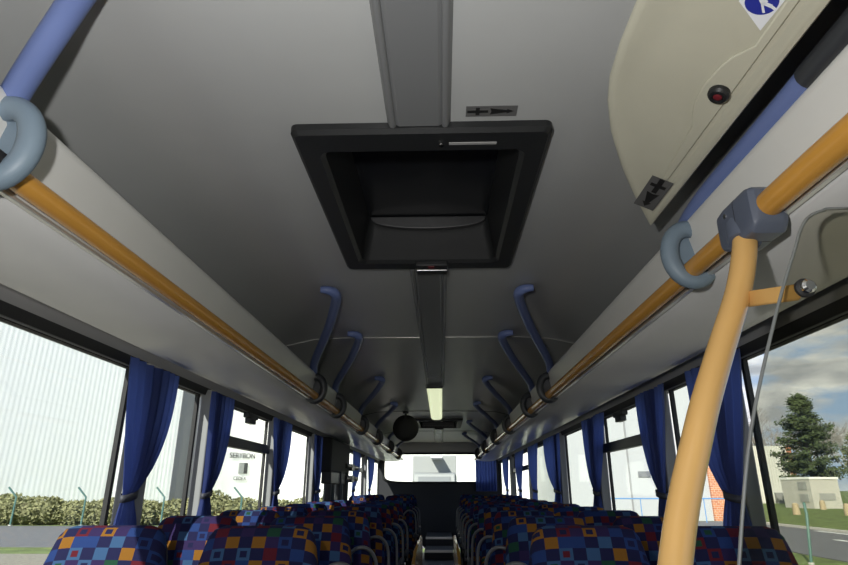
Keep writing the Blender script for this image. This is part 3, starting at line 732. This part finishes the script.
# warehouse on the left, running obliquely
def rotz(v, a): return Vector((v[0]*math.cos(a)-v[1]*math.sin(a), v[0]*math.sin(a)+v[1]*math.cos(a), v[2]))
ang = math.atan2(.795, .6)      # wall direction
org = Vector((CX-34, 47.7, GZ))
def WP(t_, n_, z): 
    d = Vector((.6, .8, 0)); nn_ = Vector((.8, -.6, 0)); return org + d*t_ + nn_*n_ + Vector((0,0,z))
def wallseg(name, t0, t1, z1, m, parent, n0=-.6, n1=0, z0=0):
    mb = MB(); mb.prism([WP(t0,n0,z0), WP(t1,n0,z0), WP(t1,n1,z0), WP(t0,n1,z0)], (0,0,z1-z0)); return obj(name, mb, m, parent, smooth=False)
wh = thing('warehouse', org, 'huge white corrugated warehouse beyond the hedge on the left', 'warehouse')
# corrugated sheet with real folds
mb = MB(); vs = []; t0 = -34; nseg = 480
for k_ in range(nseg+1):
    tt = t0 + (13.2-t0)*k_/nseg; n_ = [0,0,-.008,-.008][k_ % 4]
    vs += [WP(tt, n_, 0), WP(tt, n_, 17)]
mb.add(vs, [(2*k_, 2*k_+2, 2*k_+3, 2*k_+1) for k_ in range(nseg)]); obj('corrugated_wall', mb, M_whitew, wh, smooth=False)
wallseg('backing', -34, 13.2, 17, M_whitew, wh, -1.2, -.2)
wallseg('corner_panel', 13.2, 15.7, 17, M_gstrip, wh, -1.2, .1)
wh2 = thing('factory', WP(16,0,0), 'white factory hall with small grey sign and door picture, left', 'factory')
wallseg('facade', 15.7, 30, 17, M_whitew, wh2, -1.0, -.1)
wallseg('sign_picture', 20.7, 21.3, 4.85, M_truck, wh2, -.09, .0, 3.75); wallseg('sign_picture_edge', 21.3, 21.75, 4.85, M_ink, wh2, -.09, .02, 3.75)
def text(s_, size, loc, rot, m, name, parent=None, ext=.01):
    cu = bpy.data.curves.new('t', 'FONT'); cu.body = s_; cu.size = size; cu.extrude = ext; cu.align_x = 'CENTER'; cu.align_y = 'CENTER'
    o = bpy.data.objects.new('t', cu); COL.objects.link(o)
    dg = bpy.context.evaluated_depsgraph_get(); me = bpy.data.meshes.new_from_object(o.evaluated_get(dg)); bpy.data.objects.remove(o)
    ob = bpy.data.objects.new(name, me); COL.objects.link(ob); me.materials.clear(); me.materials.append(m)
    if parent: ob.parent = parent; ob.location = Vector(loc)-parent.location
    else: ob.location = loc
    ob.rotation_euler = rot; return ob
text('SERYBON', .75, WP(21,.0,5.55), (PI/2, 0, math.atan2(.8,.6)), mat('faded_letter', (.03,.03,.03), .8), 'lettering', wh2)
text('CEDEX', .5, WP(20.9,.0,3.25), (PI/2, 0, math.atan2(.8,.6)), mat('faded_letter_small', (.06,.06,.06), .8), 'lettering', wh2)

# white works building ahead, right of the aisle line; brick pier
wb = thing('works_building', (CX+14, 47, GZ), 'white works building with brick pier seen through the right windows', 'building')
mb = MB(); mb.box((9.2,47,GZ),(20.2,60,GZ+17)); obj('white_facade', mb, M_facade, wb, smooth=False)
mb = MB(); mb.box((20.2,46.8,GZ),(22.6,60,GZ+17)); obj('brick_pier', mb, M_brick, wb, smooth=False)
mb = MB(); mb.box((14.3,46.9,GZ),(14.4,47,GZ+12)); mb.box((16.9,46.5,GZ+4.7),(17.5,47,GZ+6.0)); obj('lamp_box', mb, M_sign, wb, smooth=False)
mb = MB(); mb.box((15.0,46.9,GZ+3.1),(15.9,47,GZ+3.5)); mb.box((16.1,46.9,GZ+3.1),(17.1,47,GZ+3.5)); mb.box((18,46.9,GZ+3.1),(18.6,47,GZ+3.5)); obj('vent_panel', mb, M_gstrip, wb, smooth=False)
mb = MB(); mb.box((20.9,46.65,GZ+2.5),(22.3,46.8,GZ+2.85)); pl = obj('name_plate', mb, M_ink, wb, smooth=False)
# blue railing before the works building
t = thing('railing', (17, 44, GZ), 'thin blue steel railing in front of the works building', 'railing')
mb = MB(); mb.tube([(11.6,44,GZ+1.6),(20.6,44,GZ+1.6)], .05, 6); obj('top_rail', mb, M_rail, t)
for x in (11.8,14,16.2,18.4,20.4):
    mb = MB(); mb.tube([(x,44,GZ),(x,44,GZ+1.6)], .03, 6); obj('post', mb, M_rail, t)
# white hall straight behind, grey lorry before it
t = thing('white_hall', (0, 62, GZ), 'white hall closing the view behind the back window', 'building')
mb = MB(); mb.box((-17,62,GZ),(9.1,70,GZ+17)); obj('facade', mb, M_whitew, t, smooth=False)
t = thing('lorry', (-.35, 32, GZ), 'pale grey lorry parked behind the back window', 'lorry')
mb = MB(); mb.box((-1.5,32.6,GZ+.9),(.85,39,GZ+3.95)); obj('cargo_box', mb, M_truck, t, bevel=.05)
mb = MB(); mb.prism([(-1.4,32.6,GZ+.5),(-1.4,31,GZ+.5),(-1.4,30.9,GZ+1.7),(-1.4,31.5,GZ+3.0),(-1.4,32.6,GZ+3.1)], (2.15,0,0)); cabn = obj('cab', mb, M_truck, t, bevel=.08)
mb = MB(); mb.prism([(-1.15,30.88,GZ+1.85),(-1.15,31.40,GZ+2.85),(.5,31.40,GZ+2.85),(.5,30.88,GZ+1.85)], (0,-.03,0)); obj('windscreen', mb, M_truckd, t, smooth=False)
mb = MB(); mb.box((-.5,30.95,GZ+3.75),(.1,32.6,GZ+3.9)); obj('roof_lamp', mb, M_white, t, bevel=.02)
for x in (-1.35,.5):
    for y in (31.6,37.5):
        mb = MB(); mb.tube([(x,y,GZ+.45),(x+.25,y,GZ+.45)], .44, 20); obj('wheel', mb, M_black2, t)

# leafy masses: many small leaf blades on an inner core, one object per plant
def foliage(pts_fn, count, size, m, name, parent=None):
    vs, fs = [], []
    for k_ in range(count):
        p, o_ = pts_fn(); a = Vector((random.gauss(0,1), random.gauss(0,1), random.gauss(0,1))).normalized(); b_ = a.orthogonal().normalized()
        sz = size*random.uniform(.6, 1.4); i = len(vs)
        vs += [p-a*sz, p+b_*sz*.5, p+a*sz, p-b_*sz*.5]; fs.append((i,i+1,i+2,i+3))
    mb = MB(); mb.add(vs, fs); return obj(name, mb, m, parent, smooth=False)
def blobfn(c, r):
    def f():
        d = Vector((random.gauss(0,1), random.gauss(0,1), random.gauss(0,1))).normalized()*random.uniform(.55,1.0)**.5
        return Vector((c[0]+d.x*r[0], c[1]+d.y*r[1], c[2]+d.z*r[2])), d
    return f
def blob_core(c, r, m, parent, name='inner_foliage'):
    rg = []
    for j in range(1, 9):
        a = PI*j/9-PI/2; rg.append([Vector((c[0]+.8*r[0]*math.cos(a)*math.cos(2*PI*k_/14)*random.uniform(.85,1.1), c[1]+.8*r[1]*math.cos(a)*math.sin(2*PI*k_/14)*random.uniform(.85,1.1), c[2]+.85*r[2]*math.sin(a))) for k_ in range(14)])
    mb = MB(); mb.loft(rg); return obj(name, mb, m, parent, smooth=False)
bi = 0
BP = [(-33.5+2.25*k_, 41.2+.3*math.sin(k_*2), h_, 1.5) for k_, h_ in enumerate((1.4,1.5,1.75,1.6,1.35,1.5,1.4,1.45,1.95,1.5,1.45,1.6))]
for i, (x, y, h_, w_) in enumerate(BP):
    t = thing('hedge_bush', (x, y, GZ), 'yellowish hedge bush before the white warehouse, %s from the left' % RO[i], 'bush', 'bushes of the left hedge')
    blob_core((x, y, GZ+h_*.5), (w_, 1.3, h_*.55), M_leafh, t)
    foliage(blobfn((x, y, GZ+h_*.5), (w_*1.15, 1.5, h_*.62)), 1500, .13, M_leafh, 'foliage', t)
for i, (x, y) in enumerate(((-27.6, 39.4), (-23.0, 39.4), (-17.85, 39.4), (-12.8, 39.4))):
    t = thing('fence_post', (x, y, GZ), 'green steel fence post with bent top before the hedge, %s from the left' % RO[i], 'fence post', 'bent-top fence posts')
    mb = MB(); mb.tube([(x,y,GZ),(x,y,GZ+1.75),(x-.5,y-.2,GZ+2.35)], .06, 8); obj('post', mb, M_fence, t)
    mb = MB(); mb.tube([(x,y,GZ),(x,y,GZ+.08)], .12, 8); obj('foot', mb, M_cab, t)
# right lawn objects
t = thing('service_cabin', (44, 71, GZ), 'small flat-roofed grey service cabin on the lawn at right', 'cabin')
P3 = lambda x, y, z=0: Vector((CX+x, y, GZ+z))
mb = MB(); A_, B_, C_ = P3(43.2,79.5), P3(43.9,74.6), P3(47.6,75.2); D_ = A_+C_-B_
mb.prism([A_, B_, C_, D_], (0,0,3.3)); obj('walls', mb, M_cab, t, smooth=False)
mb = MB(); ctr = (A_+C_)/2; mb.prism([ctr+(q-ctr)*1.04+Vector((0,0,3.3)) for q in (A_, B_, C_, D_)], (0,0,.25)); obj('roof', mb, M_whitew, t, smooth=False)
mb = MB(); f0, f1 = B_+(C_-B_)*.25, B_+(C_-B_)*.8; mb.prism([f0+Vector((0,-.05,.9)), f1+Vector((0,-.05,.9)), f1+Vector((0,-.05,1.7)), f0+Vector((0,-.05,1.7))], (0,.1,0)); obj('louvre', mb, M_cabl, t, smooth=False)
f0, f1 = B_+(A_-B_)*.12, B_+(A_-B_)*.42
for z0, z1 in ((.7,1.6),(2.1,3.0)):
    mb = MB(); mb.prism([f0+Vector((-.06,-.02,z0)), f1+Vector((-.06,-.02,z0)), f1+Vector((-.06,-.02,z1)), f0+Vector((-.06,-.02,z1))], (.1,0,0)); obj('louvre', mb, M_cabl, t, smooth=False)
t = thing('shed', (52, 103, GZ), 'pale corrugated shed with an orange corner post behind the cabin', 'shed')
mb = MB(); mb.box((50,100,GZ),(56.2,112,GZ+8.8)); obj('walls', mb, M_corr2, t, smooth=False)
mb = MB(); mb.box((56.2,99.9,GZ),(57.0,112,GZ+8.8)); obj('corner_post', mb, M_brick, t, smooth=False)
mb = MB(); mb.box((53,99.4,GZ),(55.6,100,GZ+1.6)); obj('opening_shade_box', mb, M_sign, t, smooth=False)  # plain grey box, coloured for the shade inside an opening
for i, (x, y) in enumerate(((32.4,58),(43.0,71.5),(36,56.4),(30.2,46.6))):
    mb = MB(); mb.loft([[Vector((CX+x+r_*math.cos(2*PI*k_/12), y+r_*math.sin(2*PI*k_/12), GZ+z)) for k_ in range(12)] for z, r_ in ((0,.32),(.5,.30),(.9,.26),(1.0,.15))])
    tag(obj('bollard', mb, M_tan), 'short tan bollard on the lawn before the cabin, %s from the left' % RO[i], 'bollard', 'tan bollards')
t = thing('fence_post', (11.8, 20.8, GZ), 'green steel fence post with bent top on the right verge', 'fence post')
mb = MB(); mb.tube([(CX+11.76,20.8,GZ),(CX+11.93,20.8,GZ+1.5),(CX+12.03,21.0,GZ+1.83)], .045, 8); obj('post', mb, M_fence, t)
mb = MB(); mb.tube([(CX+11.76,20.8,GZ),(CX+11.76,20.8,GZ+.06)], .09, 8); obj('foot', mb, M_cab, t)
# pine behind the cabin
def pine(x, y, H_, R_, label, m, n_=15000):
    t = thing('pine_tree', (x, y, GZ), label, 'tree')
    mb = MB(); mb.tube([(x,y,GZ),(x,y,GZ+H_*.5),(x,y,GZ+H_*.97)], [.35,.25,.05], 8); obj('trunk', mb, M_bark, t)
    br = []
    for k_ in range(110):
        f_ = random.uniform(.08, 1)**.8; a = random.uniform(0, 2*PI); L_ = R_*(1-f_)**.62*random.uniform(.65,1.1)+.25
        br.append((GZ+H_*(.08+.90*f_), a, L_))
    mbb = MB()
    for z, a, L_ in br: mbb.tube([(x,y,z),(x+L_*math.cos(a),y+L_*math.sin(a),z+.12*L_)], [.07,.02], 5)
    obj('boughs', mbb, M_bark, t)
    def f():
        z, a, L_ = random.choice(br); q = random.uniform(.25,1.05)
        return Vector((x+L_*q*math.cos(a)+random.gauss(0,.28), y+L_*q*math.sin(a)+random.gauss(0,.28), z+.12*L_*q+random.gauss(0,.22))), 0
    foliage(f, n_, .22, m, 'foliage', t)
pine(CX+49.5, 83, 14.6, 5.2, 'dark green pine tree behind the service cabin', M_leafp)
def bushy(x, y, H_, R_, label, m, n_=7000, sz=.25, name='leafy_tree'):
    t = thing(name, (x, y, GZ), label, 'tree')
    mb = MB(); mb.tube([(x,y,GZ),(x,y,GZ+H_*.6)], [.35,.15], 8); obj('trunk', mb, M_bark, t)
    foliage(blobfn((x,y,GZ+H_*.52),(R_,R_,H_*.48)), n_, sz, m, 'foliage', t)
bushy(CX+60, 84, 11.5, 4.5, 'olive green spreading tree right of the pine', M_leafw)
bushy(CX+59, 75, 4.2, 4.0, 'low dark green shrub right of the service cabin', M_leafp, 4000)
def bare(x, y, H_, label):
    t = thing('bare_tree', (x, y, GZ), label, 'tree', 'leafless trees on the skyline')
    mb = MB()
    def grow(p, d, L_, r, dep):
        q = p+d*L_; mb.tube([p, q], [r, r*.65], 4, caps=False)
        if dep == 0: return
        for _ in range(4 if dep > 1 else 4):
            a = Vector((random.gauss(0,1), random.gauss(0,1), random.gauss(0,.6)))
            grow(p+d*L_*random.uniform(.45,1), (d+a*.42).normalized(), L_*random.uniform(.55,.75), r*.55, dep-1)
    grow(Vector((x,y,GZ)), Vector((0,0,1)), H_*.36, .25, 5)
    obj('branches', mb, M_twig, t, smooth=False)
for i, (x, y, h_) in enumerate(((61,117,22),(71.5,130,21),(70.6,118,18),(85,138,22),(80,122,17))):
    bare(CX+x, y, h_, 'leafless pale brown tree on the right skyline, %s from the left' % RO[i])

# ------------------------------------------------------------ sky, sun, flash, camera
W = bpy.data.worlds.new('sky'); S.world = W; W.use_nodes = True
nt = W.node_tree; N = nt.nodes.new; L = nt.links.new
bg = nt.nodes['Background']
tc = N('ShaderNodeTexCoord'); mp = N('ShaderNodeMapping'); mp.inputs['Scale'].default_value = (1.6,1.6,5.5); mp.inputs['Location'].default_value = (.35,.1,.12)
nz = N('ShaderNodeTexNoise'); nz.inputs['Scale'].default_value = 3.0; nz.inputs['Detail'].default_value = 7; nz.inputs['Roughness'].default_value = .55
L(tc.outputs['Generated'], mp.inputs[0]); L(mp.outputs[0], nz.inputs['Vector'])
cr = N('ShaderNodeValToRGB'); cr.color_ramp.elements[0].position = .46; cr.color_ramp.elements[1].position = .58
L(nz.outputs['Fac'], cr.inputs[0])
nz2 = N('ShaderNodeTexNoise'); nz2.inputs['Scale'].default_value = 5.0; nz2.inputs['Detail'].default_value = 5; L(mp.outputs[0], nz2.inputs['Vector'])
cc = N('ShaderNodeValToRGB'); cc.color_ramp.elements[0].color = (.50,.52,.57,1); cc.color_ramp.elements[1].color = (1.1,1.1,1.12,1); cc.color_ramp.elements[0].position = .38; cc.color_ramp.elements[1].position = .62
L(nz2.outputs['Fac'], cc.inputs[0])
sp = N('ShaderNodeSeparateXYZ'); L(tc.outputs['Generated'], sp.inputs[0])
gr = N('ShaderNodeValToRGB'); gr.color_ramp.elements[0].color = (.50,.68,.98,1); gr.color_ramp.elements[1].color = (.16,.32,.66,1); gr.color_ramp.elements[1].position = .6
L(sp.outputs[2], gr.inputs[0])
mx = N('ShaderNodeMix'); mx.data_type = 'RGBA'; L(cr.outputs[0], mx.inputs[0]); L(gr.outputs[0], mx.inputs[6]); L(cc.outputs[0], mx.inputs[7])
L(mx.outputs[2], bg.inputs[0]); bg.inputs[1].default_value = 1.15

def light(name, typ, loc, energy, col=(1,1,1), target=None, **k):
    l = bpy.data.lights.new(name, typ); l.energy = energy; l.color = col
    for a, v in k.items(): setattr(l, a, v)
    o = bpy.data.objects.new(name, l); COL.objects.link(o); o.location = loc
    if target: o.rotation_euler = (Vector(target)-Vector(loc)).to_track_quat('-Z', 'Y').to_euler()
    return o
sd = Vector((-.32, -.78, .54))
light('sun', 'SUN', sd*50, 8.5, (1,.96,.88), target=(0,0,0), angle=.009)
light('camera_flash', 'AREA', (CX-.17, -.02, CZ+.15), 16.5, (1,.98,.95), target=(CX-.1, 1.2, CZ+1.0), size=.04, spread=PI)

cam = bpy.data.cameras.new('camera'); co = bpy.data.objects.new('camera', cam); COL.objects.link(co)
co.location = (CX, 0, CZ); th = math.atan(205.5/580); ps = math.atan(18*math.cos(th)/580)
co.rotation_euler = (PI/2+th, 0, ps)
cam.sensor_width = 36; cam.lens = 580/848*36; cam.clip_start = .02; cam.clip_end = 1000
S.camera = co
S.view_settings.view_transform = 'Standard'; S.view_settings.look = 'None'; S.view_settings.gamma = 1; S.view_settings.exposure = 0
S.view_settings.use_curve_mapping = False
